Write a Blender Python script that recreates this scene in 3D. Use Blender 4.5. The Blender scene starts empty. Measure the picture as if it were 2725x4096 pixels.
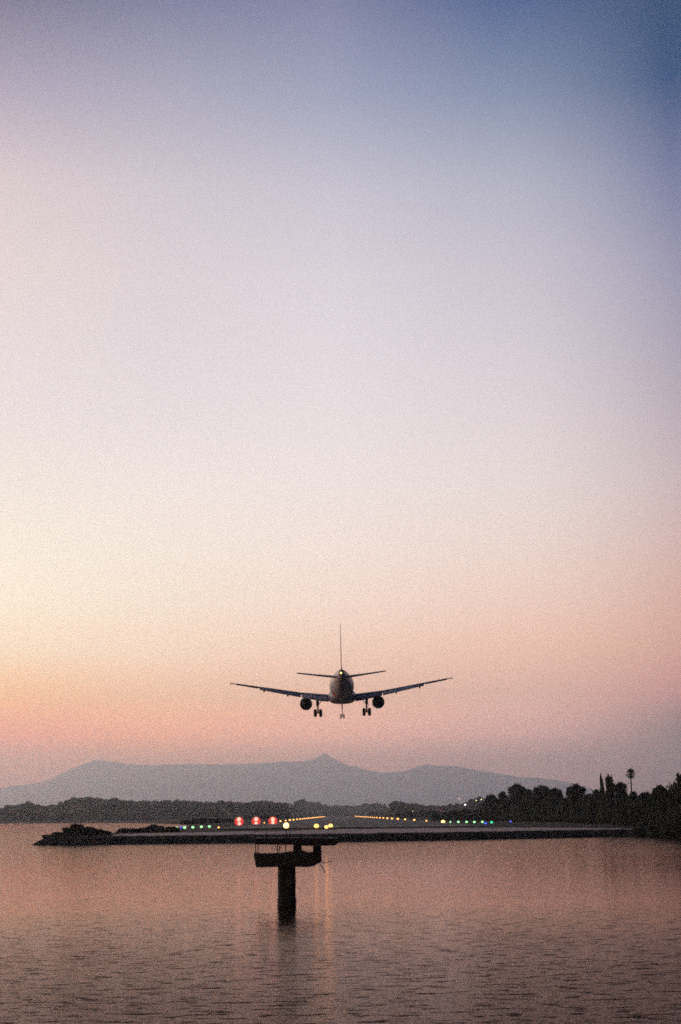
import bpy, math, random
from mathutils import Vector, Matrix, noise

random.seed(7)
R = math.radians
sc = bpy.context.scene
COL = sc.collection

# ------------------------------------------------------------------ camera
F = 5850.0; CW, CH = 2725.0, 4096.0
HS = 0.011                       # the photograph is held very slightly off level
EYE = Vector((0.0, 0.0, 4.5))
d_c = Vector((-8.5, -1213.0, -F)).normalized()
b_ = -(-HS * d_c.x + d_c.y) / d_c.z
z_c = Vector((-HS, 1.0, b_)).normalized()
x_c = d_c.cross(z_c).normalized()
MC = Matrix((x_c, d_c, z_c))
cam_d = bpy.data.cameras.new('camera')
cam = bpy.data.objects.new('camera', cam_d); COL.objects.link(cam)
cam_d.sensor_fit = 'VERTICAL'; cam_d.sensor_height = 36.0; cam_d.sensor_width = 24.0
cam_d.lens = 36.0 * F / CH
cam_d.clip_start = 0.5; cam_d.clip_end = 80000
cam.matrix_world = Matrix.Translation(EYE) @ MC.to_4x4()
sc.camera = cam

def ray(px, py):
    return (MC @ Vector((px - CW / 2, CH / 2 - py, -F))).normalized()
def at_y(px, py, Y):
    r = ray(px, py); return EYE + r * (Y / r.y)
def at_z(px, py, Z):
    r = ray(px, py); return EYE + r * ((Z - EYE.z) / r.z)
def x_at(px, Y):
    return (px - 1354.0) / F * Y
def z_at(px, py, Y):
    return at_y(px, py, Y).z

# ------------------------------------------------------------------ helpers
class MB:
    def __init__(s): s.v = []; s.f = []; s.sm = []
    def poly(s, pts, smooth=False):
        n = len(s.v); s.v += [tuple(p) for p in pts]; s.f.append(tuple(range(n, n + len(pts)))); s.sm.append(smooth)
    def grid(s, rows, close=False, cap=False, smooth=True):
        n = len(s.v); m = len(rows[0])
        for r in rows: s.v += [tuple(p) for p in r]
        for i in range(len(rows) - 1):
            for j in range(m if close else m - 1):
                a = n + i * m + j; b = n + i * m + (j + 1) % m
                s.f.append((a, b, b + m, a + m)); s.sm.append(smooth)
        if cap:
            s.f.append(tuple(n + j for j in range(m))[::-1]); s.sm.append(False)
            k = n + (len(rows) - 1) * m
            s.f.append(tuple(k + j for j in range(m))); s.sm.append(False)
        return s
    def tube(s, path, rad, n=8, cap=True):
        path = [Vector(p) for p in path]
        if not isinstance(rad, (list, tuple)): rad = [rad] * len(path)
        rows = []
        for i, p in enumerate(path):
            t = (path[min(i + 1, len(path) - 1)] - path[max(i - 1, 0)]).normalized()
            up = Vector((0, 0, 1)) if abs(t.z) < 0.9 else Vector((1, 0, 0))
            a = t.cross(up).normalized(); b = a.cross(t).normalized()
            rows.append([p + (a * math.cos(2 * math.pi * k / n) + b * math.sin(2 * math.pi * k / n)) * rad[i] for k in range(n)])
        return s.grid(rows, close=True, cap=cap)
    def box(s, c, d, rz=0.0, bev=0.0):
        cx, cy, cz = c; hx, hy, hz = d[0] / 2, d[1] / 2, d[2] / 2
        b = min(bev, hx * .45, hy * .45, hz * .45) if bev else 0
        def ring(ix, iy, z):
            if b:
                pts = [(-ix + b, -iy), (ix - b, -iy), (ix, -iy + b), (ix, iy - b), (ix - b, iy), (-ix + b, iy), (-ix, iy - b), (-ix, -iy + b)]
            else:
                pts = [(-ix, -iy), (ix, -iy), (ix, iy), (-ix, iy)]
            co, si = math.cos(rz), math.sin(rz)
            return [(cx + x * co - y * si, cy + x * si + y * co, cz + z) for x, y in pts]
        rows = [ring(hx, hy, -hz), ring(hx, hy, hz)] if not b else [ring(hx - b, hy - b, -hz), ring(hx, hy, -hz + b), ring(hx, hy, hz - b), ring(hx - b, hy - b, hz)]
        return s.grid(rows, close=True, cap=True, smooth=False)
    def lathe(s, prof, c=(0, 0, 0), axis='z', n=16, smooth=True):
        rows = []
        for r, h in prof:
            row = []
            for k in range(n):
                a = 2 * math.pi * k / n; u, w = r * math.cos(a), r * math.sin(a)
                p = (u, w, h) if axis == 'z' else ((h, u, w) if axis == 'x' else (w, h, u))
                row.append((p[0] + c[0], p[1] + c[1], p[2] + c[2]))
            rows.append(row)
        return s.grid(rows, close=True, cap=True, smooth=smooth)
    def mesh(s, name):
        me = bpy.data.meshes.new(name); me.from_pydata(s.v, [], s.f); me.update()
        me.polygons.foreach_set('use_smooth', s.sm)
        return me
    def build(s, name, m, parent=None, loc=None):
        me = s.mesh(name)
        if m: me.materials.append(m)
        return link(name, me, parent, loc)

def link(name, me, parent=None, loc=None):
    o = bpy.data.objects.new(name, me); COL.objects.link(o)
    if parent is not None: o.parent = parent
    if loc is not None: o.location = loc
    return o
def tag(o, label=None, cat=None, group=None, kind=None):
    if label: o['label'] = label
    if cat: o['category'] = cat
    if group: o['group'] = group
    if kind: o['kind'] = kind
    return o
def empty(name, loc=(0, 0, 0), rz=0.0):
    o = bpy.data.objects.new(name, None); COL.objects.link(o)
    o.location = loc; o.rotation_euler.z = rz; o.empty_display_size = 0.3
    return o
def copy_tree(o, parent=None):
    c = o.copy(); COL.objects.link(c)
    if parent is not None: c.parent = parent
    for ch in list(o.children): copy_tree(ch, c)
    return c

def fbm(x, y, z=0.0, o=4):
    return noise.fractal(Vector((x, y, z)), 1.0, 2.0, o)
def interp(tab, x):
    if x <= tab[0][0]: return tab[0][1]
    for (a, b), (c, d) in zip(tab, tab[1:]):
        if x <= c: return b + (d - b) * (x - a) / (c - a)
    return tab[-1][1]

# ------------------------------------------------------------------ materials
def srgb(c):
    return tuple(((v / 255) / 12.92 if v / 255 <= 0.04045 else ((v / 255 + 0.055) / 1.055) ** 2.4) for v in c)

def mat(name, col, rough=0.6, metal=0.0, var=0.25, scale=2.0, bump=0.0, bscale=10.0, coat=0.0, spec=0.5, col2=None):
    m = bpy.data.materials.new(name); m.use_nodes = True
    nt = m.node_tree; n = nt.nodes; l = nt.links; b = n['Principled BSDF']
    b.inputs['Roughness'].default_value = rough; b.inputs['Metallic'].default_value = metal
    b.inputs['Coat Weight'].default_value = coat; b.inputs['Specular IOR Level'].default_value = spec
    tc = n.new('ShaderNodeTexCoord'); nz = n.new('ShaderNodeTexNoise')
    nz.inputs['Scale'].default_value = scale; nz.inputs['Detail'].default_value = 5
    l.new(tc.outputs['Object'], nz.inputs['Vector'])
    cr = n.new('ShaderNodeValToRGB')
    c1 = tuple(v * (1 - var) for v in col); c2 = col2 or tuple(min(1, v * (1 + var)) for v in col)
    cr.color_ramp.elements[0].color = (*c1, 1); cr.color_ramp.elements[1].color = (*c2, 1)
    cr.color_ramp.elements[0].position = 0.3; cr.color_ramp.elements[1].position = 0.7
    l.new(nz.outputs['Fac'], cr.inputs['Fac']); l.new(cr.outputs['Color'], b.inputs['Base Color'])
    if bump:
        n2 = n.new('ShaderNodeTexNoise'); n2.inputs['Scale'].default_value = bscale; n2.inputs['Detail'].default_value = 6
        l.new(tc.outputs['Object'], n2.inputs['Vector'])
        bp = n.new('ShaderNodeBump'); bp.inputs['Distance'].default_value = bump
        l.new(n2.outputs['Fac'], bp.inputs['Height']); l.new(bp.outputs['Normal'], b.inputs['Normal'])
    return m

def lamp_mat(name, col, strength):
    m = bpy.data.materials.new(name); m.use_nodes = True
    b = m.node_tree.nodes['Principled BSDF']
    b.inputs['Base Color'].default_value = (0.2, 0.2, 0.2, 1); b.inputs['Roughness'].default_value = 0.3
    b.inputs['Emission Color'].default_value = (*col, 1); b.inputs['Emission Strength'].default_value = strength
    return m

M = {
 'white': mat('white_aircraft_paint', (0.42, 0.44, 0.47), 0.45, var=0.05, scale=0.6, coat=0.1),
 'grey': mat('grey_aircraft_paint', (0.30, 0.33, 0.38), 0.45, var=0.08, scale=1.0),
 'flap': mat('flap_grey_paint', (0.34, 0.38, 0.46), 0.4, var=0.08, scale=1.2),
 'dkmetal': mat('dark_metal', (0.05, 0.05, 0.055), 0.5, metal=0.6, var=0.2),
 'nacelle': mat('nacelle_paint', (0.045, 0.05, 0.06), 0.35, var=0.1),
 'steel': mat('gear_steel', (0.18, 0.18, 0.19), 0.4, metal=0.6, var=0.1),
 'rubber': mat('tyre_rubber', (0.012, 0.012, 0.012), 0.85, var=0.2),
 'red': mat('red_glint_paint', (0.85, 0.12, 0.05), 0.5, var=0.05),
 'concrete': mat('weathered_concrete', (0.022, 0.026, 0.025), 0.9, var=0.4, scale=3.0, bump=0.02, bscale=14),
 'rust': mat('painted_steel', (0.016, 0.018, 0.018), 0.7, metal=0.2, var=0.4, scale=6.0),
 'cable': mat('black_cable', (0.02, 0.02, 0.02), 0.6),
 'rock': mat('dark_rock', (0.018, 0.020, 0.018), 1.0, var=0.6, scale=0.9, bump=0.15, bscale=2.5, spec=0.1),
 'asphalt': mat('runway_asphalt', (0.035, 0.033, 0.034), 0.8, var=0.3, scale=0.05),
 'paint': mat('worn_runway_paint', (0.11, 0.105, 0.10), 0.6, var=0.2),
 'gravel': mat('pale_gravel', (0.46, 0.37, 0.34), 0.9, var=0.35, scale=0.25),
 'leaf': mat('dark_leaves', (0.024, 0.036, 0.020), 0.9, var=0.5, scale=0.8, spec=0.1),
 'leaf2': mat('olive_leaves', (0.028, 0.036, 0.022), 0.9, var=0.5, scale=0.8, spec=0.1),
 'frond': mat('palm_frond', (0.04, 0.055, 0.025), 0.8, var=0.4, spec=0.1),
 'dead': mat('dead_palm_frond', (0.07, 0.05, 0.03), 0.9, var=0.4, spec=0.1),
 'bark': mat('bark', (0.05, 0.04, 0.03), 0.95, var=0.4, scale=4.0, spec=0.1),
 'wall': mat('pale_render_wall', (0.7, 0.62, 0.55), 0.9, var=0.1),
 'rooft': mat('terracotta_roof', (0.16, 0.07, 0.045), 0.9, var=0.2),
 'amber': lamp_mat('amber_lamp', (1.0, 0.45, 0.11), 3.2),
 'amber_hot': lamp_mat('bright_amber_lamp', (1.0, 0.58, 0.16), 5.0),
 'green': lamp_mat('green_lamp', (0.42, 1.0, 0.42), 1.5),
 'teal': lamp_mat('blue_green_lamp', (0.04, 1.0, 0.50), 1.0),
 'blue': lamp_mat('blue_lamp', (0.05, 0.12, 1.0), 1.6),
 'redbloom': lamp_mat('red_lamp_bloom', (1.0, 0.06, 0.045), 0.75),
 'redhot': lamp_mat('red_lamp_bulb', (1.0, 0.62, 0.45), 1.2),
 'warmwin': lamp_mat('lit_lamp', (1.0, 0.85, 0.42), 2.6),
 'pinkwin': lamp_mat('pink_lit_window', (1.0, 0.62, 0.55), 0.9),
 'palewin': lamp_mat('pale_lit_lamp', (1.0, 0.92, 0.75), 2.6),
 'tail': lamp_mat('tail_lamp', (1.0, 0.60, 0.18), 4.0),
}

def ground_mat():
    m = bpy.data.materials.new('dry_grass_ground'); m.use_nodes = True
    nt = m.node_tree; n = nt.nodes; l = nt.links; b = n['Principled BSDF']
    b.inputs['Roughness'].default_value = 1.0; b.inputs['Specular IOR Level'].default_value = 0.1
    tc = n.new('ShaderNodeTexCoord'); mp = n.new('ShaderNodeMapping'); mp.inputs['Scale'].default_value = (0.03, 0.12, 0.1)
    nz = n.new('ShaderNodeTexNoise'); nz.inputs['Scale'].default_value = 1.0; nz.inputs['Detail'].default_value = 6
    l.new(tc.outputs['Object'], mp.inputs['Vector']); l.new(mp.outputs['Vector'], nz.inputs['Vector'])
    cr = n.new('ShaderNodeValToRGB'); e = cr.color_ramp.elements
    e[0].position = 0.38; e[0].color = (0.012, 0.015, 0.011, 1); e[1].position = 0.66; e[1].color = (0.05, 0.044, 0.038, 1)
    l.new(nz.outputs['Fac'], cr.inputs['Fac']); l.new(cr.outputs['Color'], b.inputs['Base Color'])
    return m
M['ground'] = ground_mat()
M['wood'] = mat('far_woodland', (0.014, 0.022, 0.018), 1.0, scale=0.011, spec=0.0, col2=(0.13, 0.115, 0.09))

def water_mat():
    m = bpy.data.materials.new('lagoon_water'); m.use_nodes = True
    nt = m.node_tree; n = nt.nodes; l = nt.links; b = n['Principled BSDF']
    tc = n.new('ShaderNodeTexCoord')
    def nzn(sx, sy, rot, scale, det, rough=0.55):
        mp = n.new('ShaderNodeMapping'); mp.inputs['Scale'].default_value = (sx, sy, 1); mp.inputs['Rotation'].default_value = (0, 0, rot)
        z = n.new('ShaderNodeTexNoise'); z.inputs['Scale'].default_value = scale; z.inputs['Detail'].default_value = det; z.inputs['Roughness'].default_value = rough
        l.new(tc.outputs['Object'], mp.inputs['Vector']); l.new(mp.outputs['Vector'], z.inputs['Vector'])
        return z.outputs['Fac']
    def math_(op, a, bb, clamp=False):
        x = n.new('ShaderNodeMath'); x.operation = op; x.use_clamp = clamp
        for i, v in enumerate((a, bb)):
            if isinstance(v, (int, float)): x.inputs[i].default_value = v
            else: l.new(v, x.inputs[i])
        return x.outputs[0]
    ripple = nzn(0.7, 1.5, 0.10, 4.0, 4)
    chop = nzn(0.6, 1.4, -0.12, 2.0, 2)
    patch = nzn(1, 1, 0, 0.05, 2)
    steep = math_('POWER', math_('MULTIPLY', math_('SUBTRACT', chop, 0.56), 5.0, True), 1.5)
    h = math_('ADD', math_('MULTIPLY', ripple, RIP), math_('MULTIPLY', steep, CHOP))
    h = math_('MULTIPLY', h, math_('ADD', math_('MULTIPLY', patch, 0.9), 0.55))
    # bands of breeze: ripples near the camera, a calm lane round the pier, a breeze again near the bank
    sy = n.new('ShaderNodeSeparateXYZ'); l.new(tc.outputs['Object'], sy.inputs[0])
    wr = n.new('ShaderNodeMapRange'); wr.inputs['From Min'].default_value = 0; wr.inputs['From Max'].default_value = 300
    l.new(sy.outputs['Y'], wr.inputs['Value'])
    wind = n.new('ShaderNodeValToRGB'); we = wind.color_ramp.elements
    for i, (yy, v) in enumerate(((22, 4.0), (40, 2.6), (56, 1.2), (76, .32), (115, .25), (190, .7), (300, 1.1))):
        e_ = we[i] if i < 2 else we.new(yy / 300)
        e_.position = yy / 300; e_.color = (v / 4, v / 4, v / 4, 1)
    l.new(wr.outputs['Result'], wind.inputs['Fac']); h = math_('MULTIPLY', h, 4.0)
    h = math_('MULTIPLY', h, wind.outputs['Color'])
    bp = n.new('ShaderNodeBump'); bp.inputs['Strength'].default_value = 1.0; bp.inputs['Distance'].default_value = 1.0
    l.new(h, bp.inputs['Height'])
    out = n['Material Output']; n.remove(b)
    df = n.new('ShaderNodeBsdfDiffuse'); df.inputs['Color'].default_value = (0.028, 0.016, 0.014, 1)
    gl = n.new('ShaderNodeBsdfGlossy'); gl.inputs['Roughness'].default_value = 0.04; gl.inputs['Color'].default_value = WTINT
    fr = n.new('ShaderNodeFresnel'); fr.inputs['IOR'].default_value = 1.33
    mx_ = n.new('ShaderNodeMixShader')
    for q in (df, gl, fr): l.new(bp.outputs['Normal'], q.inputs['Normal'])
    l.new(fr.outputs[0], mx_.inputs[0]); l.new(df.outputs[0], mx_.inputs[1]); l.new(gl.outputs[0], mx_.inputs[2]); l.new(mx_.outputs[0], out.inputs['Surface'])
    return m
WTINT = (1.0, 0.78, 0.69, 1)
RIP, CHOP = 0.024, 0.050
M['water'] = water_mat()

# ------------------------------------------------------------------ world: dusk sky
GLOW = 2.5
SUN_AZ = -34.0      # degrees, negative = left of the view
# rows: (elevation deg, radiance at azimuth -14, -7, 0, 7 and 14 degrees)
SKY = [
 (-2, (2.8123,0.3784,0.0019), (3.5881,1.0136,0.1912), (3.5588,1.3600,0.7487), (2.7854,1.2706,0.9160), (0.0019,0.0019,0.0019)),
 (1.5, (2.8123,0.3784,0.0019), (3.5881,1.0136,0.1912), (3.5588,1.3600,0.7487), (2.7854,1.2706,0.9160), (0.0019,0.0019,0.0019)),
 (3, (3.0239,0.4068,0.0020), (3.8581,1.0899,0.2056), (3.8267,1.4623,0.8051), (2.9950,1.3663,0.9849), (0.0020,0.0020,0.0020)),
 (4.2, (2.2623,0.7874,0.0020), (2.2802,1.0373,0.3646), (2.1109,1.0247,0.5236), (1.9417,1.0121,0.6826), (1.2159,0.3543,0.3052)),
 (6, (1.6895,1.2247,0.6895), (1.7789,1.2195,0.8043), (1.7457,1.0925,0.7247), (1.7124,0.9654,0.6451), (1.1905,0.5537,0.3376)),
 (8.5, (1.4490,1.2679,0.9622), (1.3870,1.1829,0.9237), (1.4481,1.1286,0.9129), (1.3941,1.0005,0.8000), (1.0216,0.5835,0.4380)),
 (12, (1.1035,1.0154,0.8663), (1.1684,1.0519,0.9468), (1.1753,1.0382,0.9613), (1.1131,0.9632,0.8853), (0.7781,0.5850,0.5822)),
 (16, (0.9351,0.8424,0.8355), (0.9331,0.8466,0.8689), (0.9779,0.9016,0.9125), (0.9041,0.8091,0.8370), (0.5242,0.4556,0.5287)),
 (23, (0.8329,0.6984,0.6715), (0.7518,0.6740,0.7072), (0.7350,0.6769,0.7501), (0.5870,0.5653,0.6614), (0.2469,0.2654,0.4316)),
 (26.1, (0.6040,0.5153,0.6201), (0.5726,0.5383,0.6265), (0.4674,0.4901,0.6283), (0.3462,0.4015,0.5353), (0.0369,0.0957,0.2441)),
 (30.5, (0.1622,0.1601,0.2575), (0.2051,0.2189,0.3686), (0.2285,0.2476,0.4079), (0.0560,0.1195,0.2978), (0.0089,0.0653,0.1569)),
 (40, (0.0900,0.0900,0.1500), (0.0780,0.0840,0.1470), (0.0660,0.0780,0.1440), (0.0543,0.0663,0.1296), (0.0270,0.0390,0.0960)),
 (60, (0.0450,0.0540,0.1140), (0.0420,0.0525,0.1110), (0.0390,0.0510,0.1080), (0.0354,0.0474,0.1026), (0.0270,0.0390,0.0900)),
 (90, (0.0240,0.0330,0.0840), (0.0240,0.0330,0.0840), (0.0240,0.0330,0.0840), (0.0240,0.0330,0.0840), (0.0240,0.0330,0.0840)),
]
BACK = [
 (-2, (0.0079, 0.0095, 0.0205)),
 (3, (0.0107, 0.0133, 0.0284)),
 (10, (0.0171, 0.0179, 0.0378)),
 (25, (0.0079, 0.0113, 0.0329)),
 (60, (0.0023, 0.0044, 0.0187)),
 (90, (0.0023, 0.0037, 0.0163)),
]
w = bpy.data.worlds.new('World'); sc.world = w; w.use_nodes = True
nt = w.node_tree; n = nt.nodes; l = nt.links
bg = n['Background']
tc = n.new('ShaderNodeTexCoord'); sx = n.new('ShaderNodeSeparateXYZ'); l.new(tc.outputs['Generated'], sx.inputs[0])
def wm(op, a, b=None, clamp=False):
    x = n.new('ShaderNodeMath'); x.operation = op; x.use_clamp = clamp
    for i, v in enumerate((a, b)):
        if v is None: continue
        if isinstance(v, (int, float)): x.inputs[i].default_value = v
        else: l.new(v, x.inputs[i])
    return x.outputs[0]
elev = wm('MULTIPLY', wm('ARCSINE', sx.outputs['Z']), 180 / math.pi)
az = wm('MULTIPLY', wm('ARCTAN2', sx.outputs['X'], sx.outputs['Y']), 180 / math.pi)
efac = wm('POWER', wm('DIVIDE', wm('ADD', elev, 2.0), 92.0, True), 0.5)
def ramp(tab):
    cr = n.new('ShaderNodeValToRGB'); r = cr.color_ramp; r.interpolation = 'B_SPLINE' if False else 'EASE'
    r.interpolation = 'LINEAR'
    for i, (e, c) in enumerate(tab):
        p = ((e + 2) / 92.0) ** 0.5
        el = r.elements[i] if i < 2 else r.elements.new(p)
        el.position = p; el.color = (*c, 1)
    l.new(efac, cr.inputs['Fac']); return cr.outputs['Color']
def smooth_tab(tab):   # resample the table smoothly so that no bands show
    out = []; ks = [((e + 2) / 92.0) ** 0.5 for e, c in tab]
    for i in range(31):
        t = i / 30
        def cub(ch):
            ys = [c[ch] for e, c in tab]
            for k in range(len(ks) - 1):
                if t <= ks[k + 1] or k == len(ks) - 2:
                    h = ks[k + 1] - ks[k]; u = min(1, max(0, (t - ks[k]) / h))
                    m0 = (ys[k + 1] - ys[k - 1]) / (ks[k + 1] - ks[k - 1]) * h if k > 0 else (ys[k + 1] - ys[k])
                    m1 = (ys[k + 2] - ys[k]) / (ks[k + 2] - ks[k]) * h if k < len(ks) - 2 else (ys[k + 1] - ys[k])
                    return (2*u**3-3*u**2+1)*ys[k] + (u**3-2*u**2+u)*m0 + (-2*u**3+3*u**2)*ys[k+1] + (u**3-u**2)*m1
        out.append((t * t * 92 - 2, tuple(max(0, cub(q)) for q in range(3))))
    return out
cols5 = [ramp(smooth_tab([(r_[0], r_[1 + k]) for r_ in SKY])) for k in range(5)]
rb = ramp(smooth_tab(BACK))
def wmix(f, a, b):
    x = n.new('ShaderNodeMix'); x.data_type = 'RGBA'; l.new(f, x.inputs['Factor']); l.new(a, x.inputs['A']); l.new(b, x.inputs['B']); return x.outputs['Result']
def sstep(v, a, b):
    x = n.new('ShaderNodeMapRange'); x.interpolation_type = 'LINEAR'; x.inputs['From Min'].default_value = a; x.inputs['From Max'].default_value = b
    l.new(v, x.inputs['Value']); return x.outputs['Result']
def smooth(v, a, b):
    x = n.new('ShaderNodeMapRange'); x.interpolation_type = 'SMOOTHSTEP'; x.inputs['From Min'].default_value = a; x.inputs['From Max'].default_value = b
    l.new(v, x.inputs['Value']); return x.outputs['Result']
c2 = cols5[0]
for k in range(4): c2 = wmix(wm('POWER', sstep(az, -14 + 7 * k, -7 + 7 * k), 1.45 if k == 3 else 1.0), c2, cols5[k + 1])
# far from the after-glow the sky turns to the blue of the evening behind the camera
away = wm('ABSOLUTE', wm('SUBTRACT', wm('MODULO', wm('ADD', wm('SUBTRACT', az, SUN_AZ), 540.0), 360.0), 180.0))
# outside the view, round the place where the sun went down, the glow is stronger
gl = wm('MULTIPLY', wm('MULTIPLY', smooth(az, -15, -34), smooth(elev, 32, 4)), GLOW)
gs = n.new('ShaderNodeVectorMath'); gs.operation = 'SCALE'; l.new(c2, gs.inputs[0]); l.new(wm('ADD', gl, 1.0), gs.inputs['Scale'])
c3 = wmix(smooth(away, 58, 115), gs.outputs[0], rb)
nish = n.new('ShaderNodeTexSky'); nish.sky_type = 'NISHITA'; nish.sun_disc = False
nish.sun_elevation = R(3.5); nish.sun_rotation = R(SUN_AZ); nish.air_density = 1.2; nish.dust_density = 1.5
ns = n.new('ShaderNodeVectorMath'); ns.operation = 'SCALE'; ns.inputs['Scale'].default_value = 0.004
l.new(nish.outputs['Color'], ns.inputs[0])
ad = n.new('ShaderNodeVectorMath'); ad.operation = 'ADD'; l.new(c3, ad.inputs[0]); l.new(ns.outputs[0], ad.inputs[1])
l.new(ad.outputs[0], bg.inputs['Color']); bg.inputs['Strength'].default_value = 1.0

sun_d = bpy.data.lights.new('sun', 'SUN'); sun_d.energy = 0.25; sun_d.angle = R(12); sun_d.color = (1.0, 0.62, 0.38)
sun = bpy.data.objects.new('sun', sun_d); COL.objects.link(sun)
se = R(3.5); sa = R(SUN_AZ)
to_sun = Vector((math.sin(sa) * math.cos(se), math.cos(sa) * math.cos(se), math.sin(se)))
sun.rotation_euler = to_sun.to_track_quat('Z', 'Y').to_euler()
sc.view_settings.view_transform = 'Standard'; sc.view_settings.look = 'None'
sc.view_settings.exposure = 0.0; sc.view_settings.gamma = 1.0

# ------------------------------------------------------------------ haze
HAZE = 0.95e-4
hz = MB().box((0, 16500, 644.5), (42000, 36000, 1291)).build('haze', None)
hm = bpy.data.materials.new('haze_air'); hm.use_nodes = True
hn = hm.node_tree; hn.nodes.remove(hn.nodes['Principled BSDF'])
pv = hn.nodes.new('ShaderNodeVolumePrincipled'); pv.inputs['Color'].default_value = (0.80, 0.89, 1.0, 1)
pv.inputs['Density'].default_value = HAZE; pv.inputs['Anisotropy'].default_value = 0.75
hn.links.new(pv.outputs[0], hn.nodes['Material Output'].inputs['Volume'])
hm.cycles.homogeneous_volume = True
hz.data.materials.append(hm); tag(hz, kind='stuff')

# ------------------------------------------------------------------ water
wb = MB(); xs = [-20500, -3000, -600, -150, 150, 600, 3000, 20500]; ys = [-1300, -100, 200, 700, 1800, 6000, 34000]
wb.grid([[(x, y, 0) for x in xs] for y in ys], smooth=False)
tag(wb.build('water', M['water']), kind='structure')

# ------------------------------------------------------------------ airfield land
def left_edge(y):
    return interp([(0, -51), (500, -52.5), (800, -75), (1250, -165), (1650, -420)], y) + 1.5 * math.sin(y * .21)
SH = [(-60, 258), (0, 258), (22, 264), (46, 277), (54, 277), (61, 266), (72, 254), (120, 235), (300, 220), (900, 200)]
def shore(x):
    return interp(SH, x) + 0.7 * fbm(x * 0.25, 3.1) + 0.5 * fbm(x * 1.1, 7.7)
def land_z(x, y):
    d = min(y - shore(x), (x - left_edge(y)) * 1.2)
    z = interp([(-6, -1.6), (0, 0.0), (1.6, 0.8), (3.4, 1.3), (5.5, 1.34), (34, 1.45), (60, 1.62), (85, 1.70), (5000, 1.72)], d)
    if d < 5: z += (0.12 * fbm(x * 0.9, y * 0.9) + 0.08 * fbm(x * 2.6, y * 2.6)) * (1 if d > -3 else 0)
    return z
gx = [-72 + 1.0 * i for i in range(0, 150)] + [80 + 6 * i for i in range(10)] + [142, 180, 250, 350, 500, 700, 900]
def left_pad(y): return left_edge(y) - 6
rows = []
offs = [-5, -3, -2, -1, 0, .6, 1.2, 1.8, 2.4, 3, 3.6, 4.2, 5, 6, 8, 11, 15, 20, 26, 33, 41, 50, 60, 75, 95, 120, 150, 190, 240, 300, 380, 480, 620, 800, 1000, 1200, 1420]
gb = MB()
for o in offs:
    row = []
    for x in gx:
        y = shore(x) + o * (1 if o < 30 else (1660 - shore(x)) / 1420 if o == 1420 else 1)
        le = left_edge(y) - 5
        xx = x if x > -50 else -50 + (x + 50) * (-50 - le) / 22.0
        row.append((xx, y, land_z(xx, y)))
    rows.append(row)
gb.grid(rows); tag(gb.build('ground', M['ground']), kind='structure')
# rock facing the water: one continuous strip standing a hand's breadth proud of the slope
rb_ = MB(); rrows = []
for k in range(9):
    t = k / 8; row = []
    for i in range(360):
        x = -51.0 + i * 0.33
        y = shore(x) - 1.0 + t * 4.4
        z = land_z(x, y) + 0.05 + 0.2 * abs(fbm(x * 1.7, y * 1.7, 2.0)) - (0.5 if k in (0, 8) else 0)
        row.append((x, y, z))
    rrows.append(row)
rb_.grid(rrows, smooth=False)
tag(rb_.build('rock_embankment', M['rock']), 'long dark rock bank along the water at the runway end', 'embankment')

# gravel strip behind the bank
def flat_strip(poly_rows, dz, name, m):
    b = MB(); b.grid([[(x, y, land_z(x, y) + dz) for x, y in r] for r in poly_rows]); return tag(b.build(name, m), kind='structure')
gr = []
for t in range(17):
    u = t / 16; row = []
    for i in range(110):
        x = -47 + i * .955
        y0 = shore(x) + 4.2 + 1.2 * fbm(x * .3, 1.0)
        dep = interp([(-47, 3), (-38, 34), (0, 50), (25, 48), (42, 36), (52, 16), (57, 3)], x)
        dep *= 1 + 0.12 * fbm(x * .15, 9)
        row.append((x, y0 + u * dep))
    gr.append(row)
flat_strip(gr, 0.03, 'gravel_path', M['gravel'])

# runway
RX = 3.2; RH = 22.5
def strip(x0, x1, y0, y1, z, name, m, n_=12):
    b = MB(); b.grid([[(x0, y0 + (y1 - y0) * i / n_, z), (x1, y0 + (y1 - y0) * i / n_, z)] for i in range(n_ + 1)], smooth=False)
    return b.build(name, m)
tag(strip(RX - 32.5, RX + 32.5, 344, 3250, 1.765, 'runway', M['asphalt']), kind='structure')
mk = MB()
for k in range(-6, 7):
    if k == 0: continue
    x = RX + k * 4.0; mk.grid([[(x - .9, 352, 1.772), (x + .9, 352, 1.772)], [(x - .9, 382, 1.772), (x + .9, 382, 1.772)]], smooth=False)
y = 420
while y < 3100:
    mk.grid([[(RX - .45, y, 1.772), (RX + .45, y, 1.772)], [(RX - .45, y + 30, 1.772), (RX + .45, y + 30, 1.772)]], smooth=False); y += 55
for s in (-1, 1):
    mk.grid([[(RX + s * 27 - .45, 348, 1.772), (RX + s * 27 + .45, 348, 1.772)], [(RX + s * 27 - .45, 3200, 1.772), (RX + s * 27 + .45, 3200, 1.772)]], smooth=False)
tag(mk.build('runway_markings', M['paint']), kind='structure')

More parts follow.
